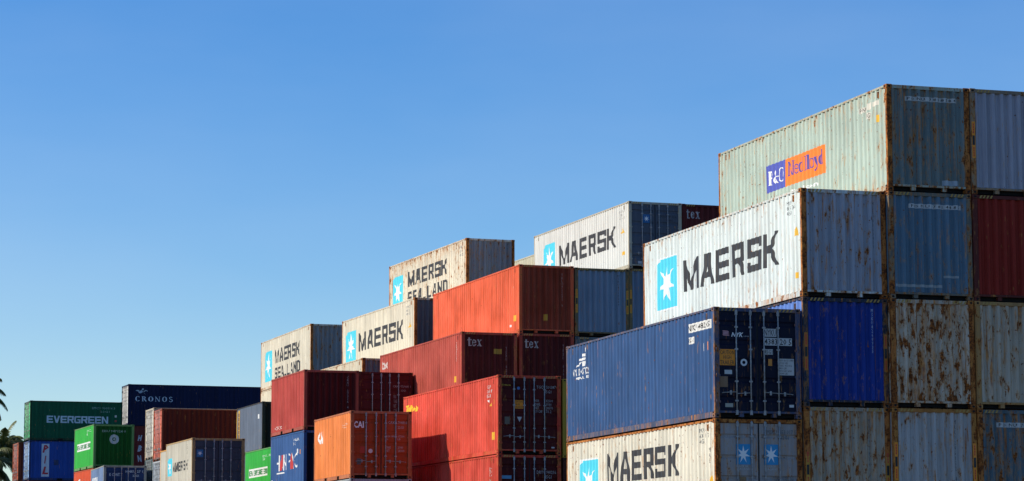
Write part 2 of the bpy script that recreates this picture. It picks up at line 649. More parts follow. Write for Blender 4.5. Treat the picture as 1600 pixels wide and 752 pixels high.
t_ = .23
GL = {
    'M': [rc(0, 0, .19, 1), rc(.81, 0, 1, 1), [(.19, .98), (.19, .60), (.42, 0), (.5, 0), (.5, .28)], [(.81, .98), (.5, .28), (.5, 0), (.58, 0), (.81, .60)]],
    'A': [[(0, 0), (.24, 0), (.33, .26), (.67, .26), (.76, 0), (1, 0), (.72, 1), (.28, 1)], ],
    'E': [rc(0, 0, .27, 1), rc(.27, 0, 1, .2), rc(.27, .40, .92, .60), rc(.27, .8, 1, 1)],
    'R': [rc(0, 0, .25, 1), rc(.25, .8, .98, 1), rc(.73, .42, .98, .8), rc(.25, .38, .73, .56), [(.50, .38), (.76, 0), (1, 0), (.80, .42), (.73, .42), (.73, .38)]],
    'S': [rc(0, .8, 1, 1), rc(0, .42, .26, .8), rc(.26, .42, 1, .60), rc(.74, 0, 1, .42), rc(0, 0, .74, .2), rc(0, .2, .2, .30), rc(.78, .70, 1, .8)],
    'K': [rc(0, 0, .25, 1), [(.25, .40), (.25, .62), (.45, .66), (.76, 1), (1, 1), (.62, .52), (1, 0), (.74, 0), (.43, .40)]],
    'L': [rc(0, 0, .27, 1), rc(.27, 0, 1, .2)],
    'N': [rc(0, 0, .24, 1), rc(.76, 0, 1, 1), [(.24, 1), (.24, .66), (.76, 0), (.76, .34)]],
    'D': [rc(0, 0, .26, 1), rc(.26, .8, .8, 1), rc(.26, 0, .8, .2), [(.8, 0), (1, .15), (1, .85), (.8, 1), (.74, .8), (.74, .2)]],
    'V': [[(0, 1), (.28, 1), (.5, .32), (.72, 1), (1, 1), (.64, 0), (.36, 0)]],
    'G': [rc(0, .1, .26, .9), [(0, .9), (.26, .9), (.26, .8), (1, .8), (1, 1), (.12, 1)], [(0, .1), (.12, 0), (1, 0), (1, .2), (.26, .2), (.26, .1)], rc(.74, .2, 1, .56), rc(.5, .40, .74, .56)],
}
A_HOLE = [(.40, .42), (.60, .42), (.5, .78)]
GL['A'] = [[(0, 0), (.24, 0), (.32, .24), (.40, .42), (.5, .78), (.5, 1), (.28, 1)], [(1, 0), (.76, 0), (.68, .24), (.60, .42), (.5, .78), (.5, 1), (.72, 1)], [(.32, .24), (.68, .24), (.60, .42), (.40, .42)]]


def block_text(word, gap=.17, wid=None):
    out = []; x = 0
    for ch in word:
        ww = {'I': .3, 'M': 1.25, '-': .6}.get(ch, 1.0)
        if ch == '-': out.append(rc(x, .05, x + ww, .2))
        else:
            for q in GL[ch]: out.append([(x + p[0] * ww, p[1]) for p in q])
        x += ww + gap
    return out


def oring(cx, cy, rx, ry, tx, ty, a0=0.0, a1=360.0, n=20):
    out = []
    for i in range(n):
        a, b = R(a0 + (a1 - a0) * i / n), R(a0 + (a1 - a0) * (i + 1) / n)
        out.append([(cx + (rx - tx) * math.cos(a), cy + (ry - ty) * math.sin(a)), (cx + rx * math.cos(a), cy + ry * math.sin(a)),
                    (cx + rx * math.cos(b), cy + ry * math.sin(b)), (cx + (rx - tx) * math.cos(b), cy + (ry - ty) * math.sin(b))])
    return out


SE = {   # roman letters with thick stems, hairlines and slab feet; (shapes, advance)
    't': ([rc(.18, .06, .36, .86), rc(.02, .58, .54, .66), [(.18, .0), (.50, .0), (.56, .10), (.36, .06), (.18, .06)]], .62),
    'e': (oring(.30, .33, .30, .34, .17, .07, 20, 335) + [rc(.12, .32, .56, .39)], .68),
    'x': ([[(.02, .66), (.24, .66), (.62, 0), (.40, 0)], [(.50, .66), (.58, .66), (.36, .36), (.32, .42)], [(.04, 0), (.12, 0), (.32, .26), (.28, .32)], rc(.0, .60, .28, .66), rc(.42, .60, .64, .66), rc(0, 0, .18, .06), rc(.38, 0, .66, .06)], .72),
    'P': ([rc(.08, .05, .30, .95), rc(0, 0, .40, .05), rc(0, .95, .30, 1)] + oring(.30, .72, .38, .28, .20, .11, -90, 90, 12), .74),
    '&': (oring(.32, .76, .20, .24, .10, .06) + oring(.32, .28, .30, .28, .16, .06, 60, 330) + [[(.44, .40), (.76, .0), (.60, 0), (.36, .44)], rc(.50, .44, .80, .50)], .86),
    'O': (oring(.42, .5, .42, .5, .22, .06), .92),
    'C': (oring(.42, .5, .42, .5, .22, .06, 40, 320), .84),
    'R': ([rc(.08, .05, .28, .95), rc(0, 0, .36, .05), rc(0, .95, .28, 1), [(.34, .48), (.52, .48), (.84, 0), (.62, 0)]] + oring(.28, .74, .38, .26, .18, .05, -90, 90, 12), .88),
    'N': ([rc(.08, .05, .15, .95), rc(.70, 0, .77, .95), [(.15, 1), (.0, 1), (.62, 0), (.77, 0)], rc(0, 0, .24, .05), rc(.60, .95, .88, 1)], .94),
    'S': (oring(.32, .74, .29, .26, .10, .10, 20, 270, 14) + oring(.32, .26, .32, .29, .13, .08, -160, 90, 14), .70),
    'd': (oring(.28, .34, .28, .35, .17, .06) + [rc(.42, .0, .60, 1), rc(.32, .94, .42, 1), rc(.60, 0, .68, .05)], .74),
    'l': ([rc(.08, .05, .26, 1), rc(0, 0, .34, .05), rc(0, .95, .08, 1)], .38),
    'o': (oring(.30, .33, .30, .35, .17, .06), .66),
    'y': ([[(.02, .66), (.24, .66), (.44, .08), (.34, -.04)], [(.52, .66), (.60, .66), (.30, -.22), (.22, -.22)], rc(0, .61, .30, .66), rc(.44, .61, .66, .66), rc(.08, -.30, .24, -.18)], .68),
}


def serif(word, sp=0.0):
    out = []; x = 0
    for ch in word:
        g, adv = SE[ch]
        out += [[(x + a, b) for a, b in q] for q in g]
        x += adv + sp
    return out


def star(cx, cy, r, n=7, inner=.40, rot=0, sx=1):
    P = []
    for i in range(2 * n):
        a = PI / 2 + rot + PI * i / n
        q = r if i % 2 == 0 else r * inner
        P.append((cx + q * math.cos(a) * sx, cy + q * math.sin(a)))
    # fan of kites so that nothing is concave
    return [[(cx, cy), P[i - 1], P[i], P[(i + 1) % (2 * n)]] for i in range(0, 2 * n, 2)]


def ring(cx, cy, r0, r1, n=24):
    return [[(cx + r0 * math.cos(2 * PI * i / n), cy + r0 * math.sin(2 * PI * i / n)), (cx + r1 * math.cos(2 * PI * i / n), cy + r1 * math.sin(2 * PI * i / n)),
             (cx + r1 * math.cos(2 * PI * (i + 1) / n), cy + r1 * math.sin(2 * PI * (i + 1) / n)), (cx + r0 * math.cos(2 * PI * (i + 1) / n), cy + r0 * math.sin(2 * PI * (i + 1) / n))] for i in range(n)]


class Cont:
    def __init__(s, root, Lc, H, front):
        s.r, s.L, s.H, s.front = root, Lc, H, front
        s.F = {k: Face(k, Lc, H, front) for k in ('left', 'right', 'front')}

    def put(s, face, polys, col, name, lift=.0025, wear=.4, seam=True, label=None):
        tr = [(q, .0003 * (i % 7) if seam else 0) for i, q in enumerate(polys)]
        return paint_tris(s.F[face], tr, decal(col, wear), lift, s.r, name, label)

    def rect(s, face, u0, v0, u1, v1, col, name, lift=.0025, wear=.4):
        return s.put(face, [rc(u0, v0, u1, v1)], col, name, lift, wear)

    def text(s, face, t, u0, v0, u1, v1, col=WHITE, name='lettering', lift=.0025, bold=.0, wear=.4, shear=0, res=1, space=1.0):
        ls = t.split('\n')
        if len(ls) > 1 and max(len(q) for q in ls) > 1:
            n = len(ls); mx = max(len(q) for q in ls); hh = (v1 - v0) / (n + .35 * (n - 1))
            for i, q in enumerate(ls):
                vt = v1 - i * hh * 1.35
                s.text(face, q, u0, vt - hh, u0 + (u1 - u0) * len(q) / mx, vt, col, name, lift, bold, wear, shear, res, space)
            return
        return s.put(face, fit(text_polys(t, bold, res, shear, space), u0, v0, u1, v1), col, name, lift, wear, seam=False)

    def roman(s, face, t, u0, v0, u1, v1, col=WHITE, lift=.0025, sp=0.0):
        return s.put(face, fit(serif(t, sp), u0, v0, u1, v1), col, 'lettering', lift, .4)

    def vtext(s, face, t, u, v0, v1, w, col=WHITE, lift=.0025):
        return s.text(face, '\n'.join(t), u - w / 2, v0, u + w / 2, v1, col, 'serial_number', lift)

    def star_logo(s, face, u0, v0, u1, v1, border=True):
        cu, cv = (u0 + u1) / 2, (v0 + v1) / 2
        if border: s.rect(face, u0 - .07, v0 - .05, u1 + .07, v1 + .05, (.75, .76, .74), 'logo_border', .0015)
        s.put(face, [[(u0, v0 + .12 * (v1 - v0) * 0), (u1, v0), (u1, v1), (u0 + .18 * (u1 - u0), v1), (u0, v1 - .1 * (v1 - v0))]], CYAN, 'star_logo', .0030, .25)
        s.put(face, star(cu, cv, (v1 - v0) * .44, 7, .36, 0, .92 * (u1 - u0) / (v1 - v0)), WHITE, 'star', .0055, .2, seam=False)

    def block(s, face, word, u0, v0, u1, v1, col=(.028, .028, .032), gap=.17, lift=.003, name='lettering'):
        return s.put(face, fit(block_text(word, gap), u0, v0, u1, v1), col, name, lift, .30)

    def hazard(s):
        """slanted yellow dashes at both ends of the front header"""
        v0, v1 = s.H - .100, s.H - .022
        for a in (.20, W - .20 - .42):
            q = [[(a + i * .105, v0), (a + i * .105 + .05, v0), (a + i * .105 + .095, v1), (a + i * .105 + .045, v1)] for i in range(4)]
            F = s.F['front']; sv = (F.pts, F.doors); F.pts, F.doors = [], False
            s.put('front', q, (.40, .24, .05), 'hazard_stripes', .0015, .8, seam=False)
            F.pts, F.doors = sv

    def plate(s, left=True, right=True, face='front', v0=.98, v1=1.98, col=ORG):
        F = s.F[face]; sv = (F.pts, F.doors); F.pts, F.doors = [], False
        mx = W if face == 'front' else s.L
        for on, u0 in ((left, .025), (right, mx - .125)):
            if on:
                s.rect(face, u0, v0, u0 + .10, v1, col, 'height_warning_plate', .0015)
                s.rect(face, u0 + .015, v0 + .36, u0 + .085, v0 + .62, BLACK, 'plate_marking', .004)
                s.text(face, 'I\nI\nI\nI', u0 + .035, v0 + .05, u0 + .065, v0 + .3, REDL, 'plate_marking', .004)
                s.text(face, 'I\nI\nI\nI', u0 + .035, v0 + .68, u0 + .065, v0 + .95, REDL, 'plate_marking', .004)
        F.pts, F.doors = sv


ALL = []


def container(x, y, yaw, ztop, H, Lc, col, frame=None, front='wall', rust=.3, label='', group=None, across=False,
              dirt=.5, fade=.3, frust=None, style='ribbed', full=True, hazard=None, lit_side_col=None, end_shading_col=None, erust=None, railf=False):
    """x, y: the corner nearest the camera; ztop relative to the camera's height; across: long side faces the camera"""
    z0 = ztop + CAM_Z - H
    a = R(yaw)
    lx, ly = (Lc, W) if across else (W, Lc)
    cx = x + (lx / 2) * math.cos(a) - (ly / 2) * math.sin(a)
    cy = y + (lx / 2) * math.sin(a) + (ly / 2) * math.cos(a)
    root = bpy.data.objects.new('shipping_container', None)
    sc.collection.objects.link(root)
    root.empty_display_size = .3
    root.location = (cx, cy, z0)
    root.rotation_euler = (0, 0, a + (-PI / 2 if across else 0))
    root['label'] = label; root['category'] = 'shipping container'
    root['group'] = group or 'stacked shipping containers'
    wall = paint(col, rust, dirt, fade)
    frm = paint(frame or tuple(c * .85 for c in col), rust if frust is None else frust, dirt * .6, fade * .4)
    rail = paint(tuple(c * .85 for c in col) if (frame == RUSTY and not railf) or across is None else (frame or tuple(c * .85 for c in col)), (rust if frust is None else frust * .62) if not railf else frust, dirt, fade)
    sw = paint(lit_side_col, rust, dirt, fade) if lit_side_col else wall  # optional lighter side colour, sunlight painted into it
    ew = paint(end_shading_col or col, rust if erust is None else erust, dirt, fade)
    link('side_wall', wall_mesh('left', Lc, H, sw), None, root)
    link('side_wall', wall_mesh('right', Lc, H, sw), None, root)
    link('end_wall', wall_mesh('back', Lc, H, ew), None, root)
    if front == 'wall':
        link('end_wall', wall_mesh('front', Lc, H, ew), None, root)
    else:
        for s in (-1, 1):
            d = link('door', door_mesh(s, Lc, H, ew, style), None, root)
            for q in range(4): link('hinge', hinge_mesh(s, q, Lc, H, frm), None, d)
            for i in ((0, 1) if s < 0 else (2, 3)):
                rd = link('locking_rod', rod_mesh(i, Lc, H), None, d)
                link('handle', handle_mesh(i, Lc, H), None, d)
        link('door_gasket', gasket_mesh(Lc, H), None, root)
    for sx in (-1, 1):
        for sy in (-1, 1):
            link('corner_post', post_mesh(sx, sy, Lc, H, frm), None, root)
            for tp in (0, 1): link('corner_casting', casting_mesh(sx, sy, tp, Lc, H, frm), None, root)
    link('top_rail', top_rail_mesh(Lc, H, rail, front), None, root)
    link('bottom_rail', bottom_rail_mesh(Lc, H, rail, Lc < 7), None, root)
    link('roof', roof_mesh(Lc, H, wall), None, root)
    link('floor', floor_mesh(Lc), None, root)
    c = Cont(root, Lc, H, front)
    if Lc > 7 and full and not across:
        for u in (.62, Lc - .55): link('vent', vent_mesh(u, Lc, H, frm), None, root)
    if hazard if hazard is not None else (H > 2.7 and not across and full): c.hazard()
    return c


# ------------------------------------------------------------------ ground
def plane_sheet():
    bm = bmesh.new()
    s = 2500
    vs = [bm.verts.new(p) for p in ((-s, -s, 0), (s, -s, 0), (s, s, 0), (-s, s, 0))]
    bm.faces.new(vs)
    o = link('ground', mesh_from(bm, [simple('asphalt', (.055, .053, .050), .9, 0, .35, .4)]), None)
    o['kind'] = 'structure'


plane_sheet()

S_, H_, L_, T_ = 2.591, 2.896, 12.192, 6.058
# paint colours
MGREY = (.60, .61, .56); MGREY2 = (.65, .60, .47); MBLUE = (.24, .31, .38); AQUA = (.37, .45, .38)
RUSTY = (.40, .115, .025); DRED = (.24, .014, .006); RED = (.52, .045, .022); ORED = (.66, .10, .03); BRICK = (.40, .058, .035)
NAVY = (.026, .078, .20); RBLUE = (.008, .036, .23); GREEN = (.030, .40, .05)
STK = 'stacked shipping containers'

# ================================================================== nearest block, at the right
A0 = (26.80, 64.45, -1)
c = container(*A0, 4.40, S_, L_, (.62, .59, .48), RUSTY, 'door', .42, 'cream container with black lettering and two blue star panels on its shaded grey doors', frust=.9, style='plain', end_shading_col=(.30, .27, .25), hazard=False, railf=True)
c.star_logo('left', 1.17, .62, 2.76, 1.97)
c.block('left', 'MAERSK', 3.6, 1.22, 9.45, 2.07)
c.text('left', 'MSKU\n653 017\n42G1', 11.0, 1.98, 11.66, 2.38, GREYT, 'serial_number')
c.vtext('left', 'MAE', 11.78, 1.45, 1.85, .09, GREYT)
c.put('left', [[(11.70, .93), (11.93, .93), (11.85, 1.13)]], YEL, 'warning_triangle')
for u0 in (.57, 1.35):
    c.rect('front', u0 + .015, 1.40, u0 + .415, 1.93, (.02, .26, .50), 'star_logo')
    c.put('front', star(u0 + .215, 1.665, .235, 7, .36, 0, .85), WHITE, 'star', .005, .2, seam=False)
    c.text('front', 'MAERSK\nSEALAND', u0 + .02, 1.26, u0 + .41, 1.38, (.5, .5, .48), 'lettering')
c.text('front', 'MSKU  653 017 5', 1.45, 2.20, 2.27, 2.31, GREYT, 'serial_number')
c.text('front', '42G1', 1.83, 2.06, 2.07, 2.16, GREYT, 'serial_number')
c.text('front', 'MGW  30480 KG\nTARE  3780 KG', 1.62, .98, 2.2, 1.10, GREYT, 'weight_markings')
c.rect('front', .68, .95, .86, 1.08, (.22, .13, .06), 'rating_plate')

c = container(*A0, 7.31, H_, L_, NAVY, (.06, .075, .13), 'door', .16, 'dark blue container with sail emblem on its side and orange caution label on its doors', dirt=.75, fade=.5, frust=.55, end_shading_col=(.005, .007, .022))
c.text('left', 'NYK LOGISTICS', .62, 1.93, 1.98, 2.14, WHITE, bold=.012)
c.text('left', 'M A R I E', .90, 1.81, 1.96, 1.89, WHITE, bold=.03)
c.put('left', [[(.92, 2.18), (1.30, 2.26), (1.36, 2.33), (1.00, 2.24)], [(1.15, 2.36), (1.62, 2.36), (1.72, 2.44), (1.24, 2.42)], [(1.38, 2.18), (1.62, 2.18), (1.70, 2.34), (1.50, 2.32)],
               [(1.38, 2.47), (1.70, 2.47), (1.76, 2.56), (1.50, 2.55)], [(1.66, 2.59), (1.80, 2.59), (1.83, 2.74)]], WHITE, 'sail_logo')
c.rect('left', 10.25, 2.36, 11.90, 2.60, (.72, .71, .66), 'number_panel')
c.text('left', 'NYKU 438320 5', 10.32, 2.40, 11.84, 2.56, BLACK, 'serial_number', .005, bold=.01)
c.rect('left', 10.25, 2.06, 10.72, 2.24, (.72, .71, .66), 'number_panel')
c.text('left', '45G1', 10.29, 2.09, 10.68, 2.21, BLACK, 'serial_number', .005)
c.rect('left', 11.34, 1.80, 11.46, 2.00, WHITE, 'sticker')
c.rect('left', 11.62, 1.80, 11.76, 2.02, ORG, 'sticker')
c.put('front', [[(.24, 2.28 - i * .035 * 1), (.40, 2.27 - i * .035), (.43 + i * .005, 2.245 - i * .035), (.27, 2.252 - i * .035)] for i in range(4)], (.62, .30, .32), 'flag_logo', seam=False)
c.text('front', 'NYK', .49, 2.12, .83, 2.235, WHITE, bold=.03, shear=.3)
c.text('front', 'LINE', .84, 2.125, .99, 2.155, (.4, .4, .4))
c.rect('front', 1.405, 2.145, 1.765, 2.355, (.50, .49, .46), 'number_panel')
c.text('front', 'NYKU', 1.42, 2.165, 1.755, 2.335, BLACK, 'serial_number', .005, bold=.01)
c.rect('front', 1.405, 1.915, 2.20, 2.115, (.50, .49, .46), 'number_panel')
c.text('front', '4383 20 5', 1.42, 1.935, 2.185, 2.095, BLACK, 'serial_number', .005, bold=.01)
c.rect('front', 1.405, 1.675, 1.655, 1.815, (.45, .44, .41), 'number_panel')
c.text('front', '45G1', 1.42, 1.69, 1.64, 1.80, BLACK, 'serial_number', .005)
c.rect('front', .15, 1.37, .585, 1.79, ORG, 'caution_label')
c.text('front', 'CAUTION', .17, 1.655, .565, 1.76, BLACK, 'lettering', .005)
c.text('front', 'HIGH', .26, 1.53, .48, 1.63, BLACK, 'lettering', .005)
c.text('front', 'TRAILER', .17, 1.39, .565, 1.50, BLACK, 'lettering', .005)
c.put('front', ring(.835, 1.455, .045, .095, 18), (.62, .63, .62), 'round_sticker', seam=False)
c.rect('front', 1.52, 1.38, 1.63, 1.56, (.60, .22, .03), 'sticker')
c.rect('front', 1.815, 1.14, 2.25, 1.575, (.50, .49, .46), 'weight_panel')
c.text('front', 'MAX GROSS 30480\n67200 LBS\nTARE  4020 KG\n8860 LBS\nPAYLOAD 26460\n58340 LBS', 1.83, 1.16, 2.235, 1.555, BLACK, 'weight_markings', .005)
c.rect('front', .29, 1.14, .50, 1.25, (.50, .52, .50), 'sticker')
c.rect('front', .16, .80, .38, 1.08, (.22, .12, .06), 'rating_plate')
c.rect('front', .30, .28, .52, .38, (.36, .35, .28), 'sticker')
c.rect('front', 2.10, .30, 2.23, .37, (.55, .55, .52), 'sticker')

A1 = (29.28, 64.33, -1)
c = container(*A1, 4.75, H_, L_, (.38, .33, .25), RUSTY, 'wall', .60, 'grey ribbed container with brown rust runs, beneath the bright blue one', frust=.85)
c.vtext('front', 'MAEU7783419', 1.87, 1.05, 2.60, .06, GREYT)
c.plate(True, True, v0=.75, v1=1.60, col=(.5, .25, .03))
c = container(*A1, 7.64, H_, L_, RBLUE, (.02, .03, .05), 'wall', .24, 'bright royal blue ribbed container, right of the dark blue one with the caution label', frust=.55, lit_side_col=(.10, .20, .50))  # same blue paint, its sunlit side coloured lighter than the shaded end
c.vtext('front', 'MSKU8260935', 1.99, 1.45, 2.62, .055, (.45, .52, .6))
c.plate(True, True, v0=.95, v1=1.95, col=(.45, .16, .02))
c = container(*A1, 10.54, H_, L_, (.60, .66, .63), RUSTY, 'wall', .36, 'largest white container with black lettering and star panel, on the bright royal blue one', frust=.85, end_shading_col=(.33, .35, .39), erust=.44)
c.star_logo('left', 1.17, .70, 2.78, 2.22)
c.block('left', 'MAERSK', 3.38, 1.04, 10.53, 1.97)
c.text('left', 'MSKU\n836 341\n45G1', 11.22, 2.26, 11.76, 2.64, GREYT, 'serial_number')
c.vtext('left', 'MAERSK', 11.72, 2.0, 2.22, .08, GREYT)
c.put('left', [[(11.60, 1.66), (11.90, 1.66), (11.83, 1.90)]], YEL, 'warning_triangle')
c.rect('left', 11.70, .52, 11.86, .68, YEL, 'sticker')
c.vtext('front', 'MSKU8363410', 2.10, 1.35, 2.60, .06, GREYT)

A2 = (31.73, 64.12, -1)
c = container(*A2, 4.75, H_, L_, (.40, .38, .35), (.36, .14, .03), 'wall', .42, 'grey blue ribbed container with orange plates on both corner posts, below the rustiest one', frust=.7)
c.vtext('front', 'MRKU246352 4', 1.83, .98, 2.60, .08, GREYT)
c.plate(True, True)
c = container(*A2, 7.65, H_, L_, (.52, .44, .33), RUSTY, 'wall', .70, 'rustiest pale grey container with long red brown rust runs down its end', frust=.95)
c.vtext('front', 'PONU 78', 2.02, 1.9, 2.5, .05, GREYT)
c = container(*A2, 10.54, H_, L_, (.10, .17, .22), (.12, .12, .10), 'wall', .34, 'dark slate blue container with white number strip and pale scrape marks near its bottom', frust=.7)
c.rect('front', .61, 2.455, 2.16, 2.575, (.50, .50, .47), 'number_panel')
c.text('front', 'P O N U   7 8 1 4 4 8 5', .66, 2.475, 2.11, 2.555, BLACK, 'serial_number', .005, bold=.01)
c.rect('front', .17, .33, 1.55, .40, (.30, .33, .32), 'scrape_mark', wear=.9)
c.rect('front', 1.60, .60, 2.02, .66, (.30, .33, .32), 'scrape_mark', wear=.9)
c = container(*A2, 13.44, H_, L_, AQUA, RUSTY, 'wall', .44, 'rust spotted pale green container with a blue and orange name panel, highest in the picture', frust=.9, end_shading_col=(.15, .19, .18), erust=.46, hazard=False)
c.rect('left', 3.80, 1.10, 5.20, 1.91, (.07, .09, .40), 'logo_panel', wear=.2)
c.rect('left', 5.20, 1.10, 8.06, 1.91, (.85, .20, .015), 'logo_panel', wear=.15)
c.roman('left', 'P&O', 3.98, 1.30, 5.12, 1.72, WHITE, .0055, .04)
c.roman('left', 'Nedlloyd', 5.42, 1.25, 7.95, 1.80, (.09, .06, .32), .0055, .05)
c.text('left', 'nedlloyd.com', 5.0, .78, 7.49, .95, WHITE, bold=.03)
c.rect('left', 10.40, 2.36, 10.92, 2.50, (.66, .62, .52), 'number_panel', wear=.8)
c.rect('left', 10.95, 2.38, 11.22, 2.56, (.66, .62, .52), 'number_panel', wear=.8)
c.rect('left', 11.27, 2.42, 11.62, 2.55, (.66, .62, .52), 'number_panel', wear=.8)
c.rect('left', 10.80, 2.14, 11.12, 2.31, (.66, .62, .52), 'number_panel', wear=.8)
c.text('left', 'PONU', 10.44, 2.37, 10.88, 2.49, BLACK, 'serial_number', .005)
c.text('left', '45G1', 10.84, 2.16, 11.08, 2.29, BLACK, 'serial_number', .005)
c.rect('left', 11.53, 1.95, 11.72, 2.15, YEL, 'sticker')
c.rect('front', .57, 2.47, 2.10, 2.59, (.50, .49, .44), 'number_panel')
c.text('front', 'P O N U   7 8 0 8 5 8 4', .62, 2.49, 2.05, 2.57, BLACK, 'serial_number', .005, bold=.01)
c.rect('front', 1.62, .20, 2.10, .34, (.35, .40, .42), 'sticker')

A3 = (34.19, 64.04, -1)
c = container(*A3, 4.75, H_, L_, (.09, .14, .16), RUSTY, 'wall', .56, 'dark slate blue container with white number strip in the bottom right corner', frust=.8)
c.rect('front', .58, 2.42, 2.12, 2.55, (.50, .50, .47), 'number_panel')
c.text('front', 'P O N U   7 8 1 6 0 2 3', .63, 2.44, 2.07, 2.53, BLACK, 'serial_number', .005, bold=.01)
c = container(*A3, 7.65, H_, L_, (.45, .38, .28), (.34, .19, .07), 'wall', .50, 'dull grey container at the right edge, under the dark red one', frust=.6)
c = container(*A3, 10.54, H_, L_, DRED, (.10, .02, .015), 'wall', .10, 'dark red ribbed container at the right edge, beneath the plain grey one', frust=.3)
c = container(*A3, 13.44, H_, L_, (.34, .33, .36), (.22, .17, .12), 'wall', .18, 'plain grey container with one orange plate, at the top right corner', frust=.6)
c.plate(True, False)

# ================================================================== middle blocks
c = container(30.17, 93.1, .5, 4.89, H_, L_, RED, None, 'door', .16, 'red container with small light blue sticker on its doors, under the caution labelled red one', frust=.45, fade=.9, dirt=.9, end_shading_col=(.070, .004, .004))
c.text('front', 'DRYU 940216 4', 1.50, 2.20, 2.34, 2.32, (.40, .38, .36), 'serial_number')
c.text('front', '45G1', 1.80, 2.03, 2.07, 2.15, (.40, .38, .36), 'serial_number')
c.rect('front', .12, 2.01, .52, 2.13, (.10, .28, .45), 'sticker')
c.vtext('left', 'DRYU 940216', 11.25, 1.5, 2.45, .15, (.5, .45, .40))
c = container(30.17, 93.1, .5, 7.79, H_, L_, (.58, .05, .022), None, 'door', .12, 'red container with yellow lettering and an orange caution label on its shaded doors', frust=.45, fade=.9, dirt=.9, end_shading_col=(.070, .004, .004))
c.text('left', 'Triton', .34, 2.20, 1.92, 2.52, (.85, .55, .01), bold=.05, shear=.2)
c.text('left', 'TGCU\n501387\n45G1', 10.83, 2.12, 11.5, 2.58, (.62, .58, .55), 'serial_number')
c.put('left', [[(10.95, 2.03), (11.20, 2.05), (11.15, 1.84)]], WHITE, 'triangle_mark')
c.put('left', [[(11.22, 1.80), (11.48, 1.80), (11.40, 2.02)], rc(11.62, 1.86, 11.75, 2.03)], YEL, 'warning_triangle')
c.rect('left', 11.45, .55, 11.78, .83, YEL, 'sticker')
c.text('front', 'Triton', .13, 2.50, .50, 2.56, (.50, .32, .03), bold=.03)
c.put('front', ring(.80, 2.42, .0001, .06, 8), (.06, .16, .40), 'round_sticker', seam=False)
c.text('front', 'TGCU 501387 0', 1.50, 2.42, 2.34, 2.53, (.40, .38, .36), 'serial_number')
c.text('front', '45G1', 1.80, 2.25, 2.07, 2.36, (.40, .38, .36), 'serial_number')
c.rect('front', .655, 1.67, .985, 1.98, ORG, 'caution_label')
c.text('front', 'CAUTION\nHIGH\nTRAILER', .675, 1.69, .965, 1.96, BLACK, 'lettering', .005)
c.text('front', 'MGW.\nTARE.\nNET.\nCU.CAP.', 1.43, 1.53, 1.74, 2.02, (.40, .38, .36), 'weight_markings')
c.text('front', '32500\n3930\n28570\n76.2', 1.86, 1.53, 2.13, 2.02, (.36, .34, .32), 'weight_markings')
c.put('front', [[(.74, 1.37), (.93, 1.37), (.835, 1.18)]], (.50, .48, .46), 'triangle_mark')
c.rect('front', .26, 1.10, .46, 1.37, (.13, .10, .07), 'rating_plate')
c.rect('front', 2.07, .24, 2.19, .29, (.5, .48, .46), 'sticker')
container(32.68, 93.12, .5, 4.80, H_, L_, (.06, .015, .012), None, 'wall', .1, 'very dark container in the narrow gap below the yellow one, right of the red ones')
c = container(32.68, 93.12, .5, 7.69, H_, L_, (.40, .27, .03), None, 'wall', .15, 'mustard yellow container end in the narrow gap beside the dark blue one')

B1 = (32.70, 105.8, .6)
c = container(*B1, 10.61, H_, L_, BRICK, None, 'wall', .14, 'brick red container with yellow sticker right of its small white lettering, sunlit long side', frust=.4, fade=.8, end_shading_col=(.075, .008, .007))
c.roman('front', 'tex', .27, 2.30, .90, 2.66, (.50, .46, .44))
c.rect('front', 1.42, 2.00, 1.76, 2.21, (.36, .22, .02), 'sticker')
c.vtext('front', 'TEXU 4213', 1.96, .95, 2.30, .06, (.34, .26, .24))
c.text('left', 'tex', .30, 2.2, 1.2, 2.6, (.6, .5, .45), bold=.03)
c.rect('left', 11.04, .85, 11.45, 1.10, YEL, 'sticker')
c.vtext('left', 'TEXU42135', 11.5, 1.7, 2.5, .12, (.6, .5, .45))
c = container(35.25, 105.9, .6, 10.63, H_, L_, BRICK, None, 'wall', .14, 'dark red container end with white lettering directly below the orange red one', frust=.4, end_shading_col=(.080, .009, .008))
c.roman('front', 'tex', .25, 2.28, .88, 2.64, (.50, .46, .44))
c.vtext('front', 'TEXU 4190', 1.96, .95, 2.45, .05, (.34, .26, .24))
c = container(35.25, 105.9, .6, 13.52, H_, L_, ORED, None, 'wall', .08, 'bright orange red container with its sunlit long side, in the middle', frust=.4, fade=.75, dirt=.8, end_shading_col=(.23, .035, .012))
c.vtext('front', 'TRLU71231 9', 1.93, 1.15, 2.56, .06, (.40, .30, .26))
c.rect('front', 1.10, .56, 1.27, .82, (.50, .27, .02), 'sticker')
c.vtext('left', 'TRLU7123', 11.40, 1.3, 2.5, .14, (.65, .5, .42))
c.rect('left', 11.45, .55, 11.80, .80, YEL, 'sticker')
c.rect('left', 10.95, .35, 11.10, .45, WHITE, 'sticker')
container(37.75, 105.95, .6, 10.55, H_, L_, (.12, .15, .16), None, 'wall', .3, 'dark grey container mostly hidden above the dark blue roof edge, under the grey blue one')
c = container(37.75, 105.95, .6, 13.48, H_, L_, (.17, .24, .31), (.13, .11, .06), 'wall', .14, 'grey blue ribbed container with yellow plates, right of the orange red one', frust=.5)
c.plate(True, True, col=(.55, .30, .02))
c.vtext('front', 'MSKU8119304', 1.97, 1.32, 2.64, .08, (.04, .05, .06))
c = container(40.21, 106.0, .6, 13.53, H_, L_, (.14, .20, .27), (.13, .11, .06), 'wall', .14, 'narrow slice of grey blue container beneath the white one with shaded grey doors', frust=.5)
c.plate(True, False, col=(.55, .30, .02))
c = container(40.21, 106.0, .6, 16.43, H_, L_, MGREY, (.40, .37, .28), 'door', .10, 'clean white container with black lettering and a blue star square on shaded grey doors', frust=.3, fade=.15, dirt=.3, end_shading_col=(.075, .09, .115))
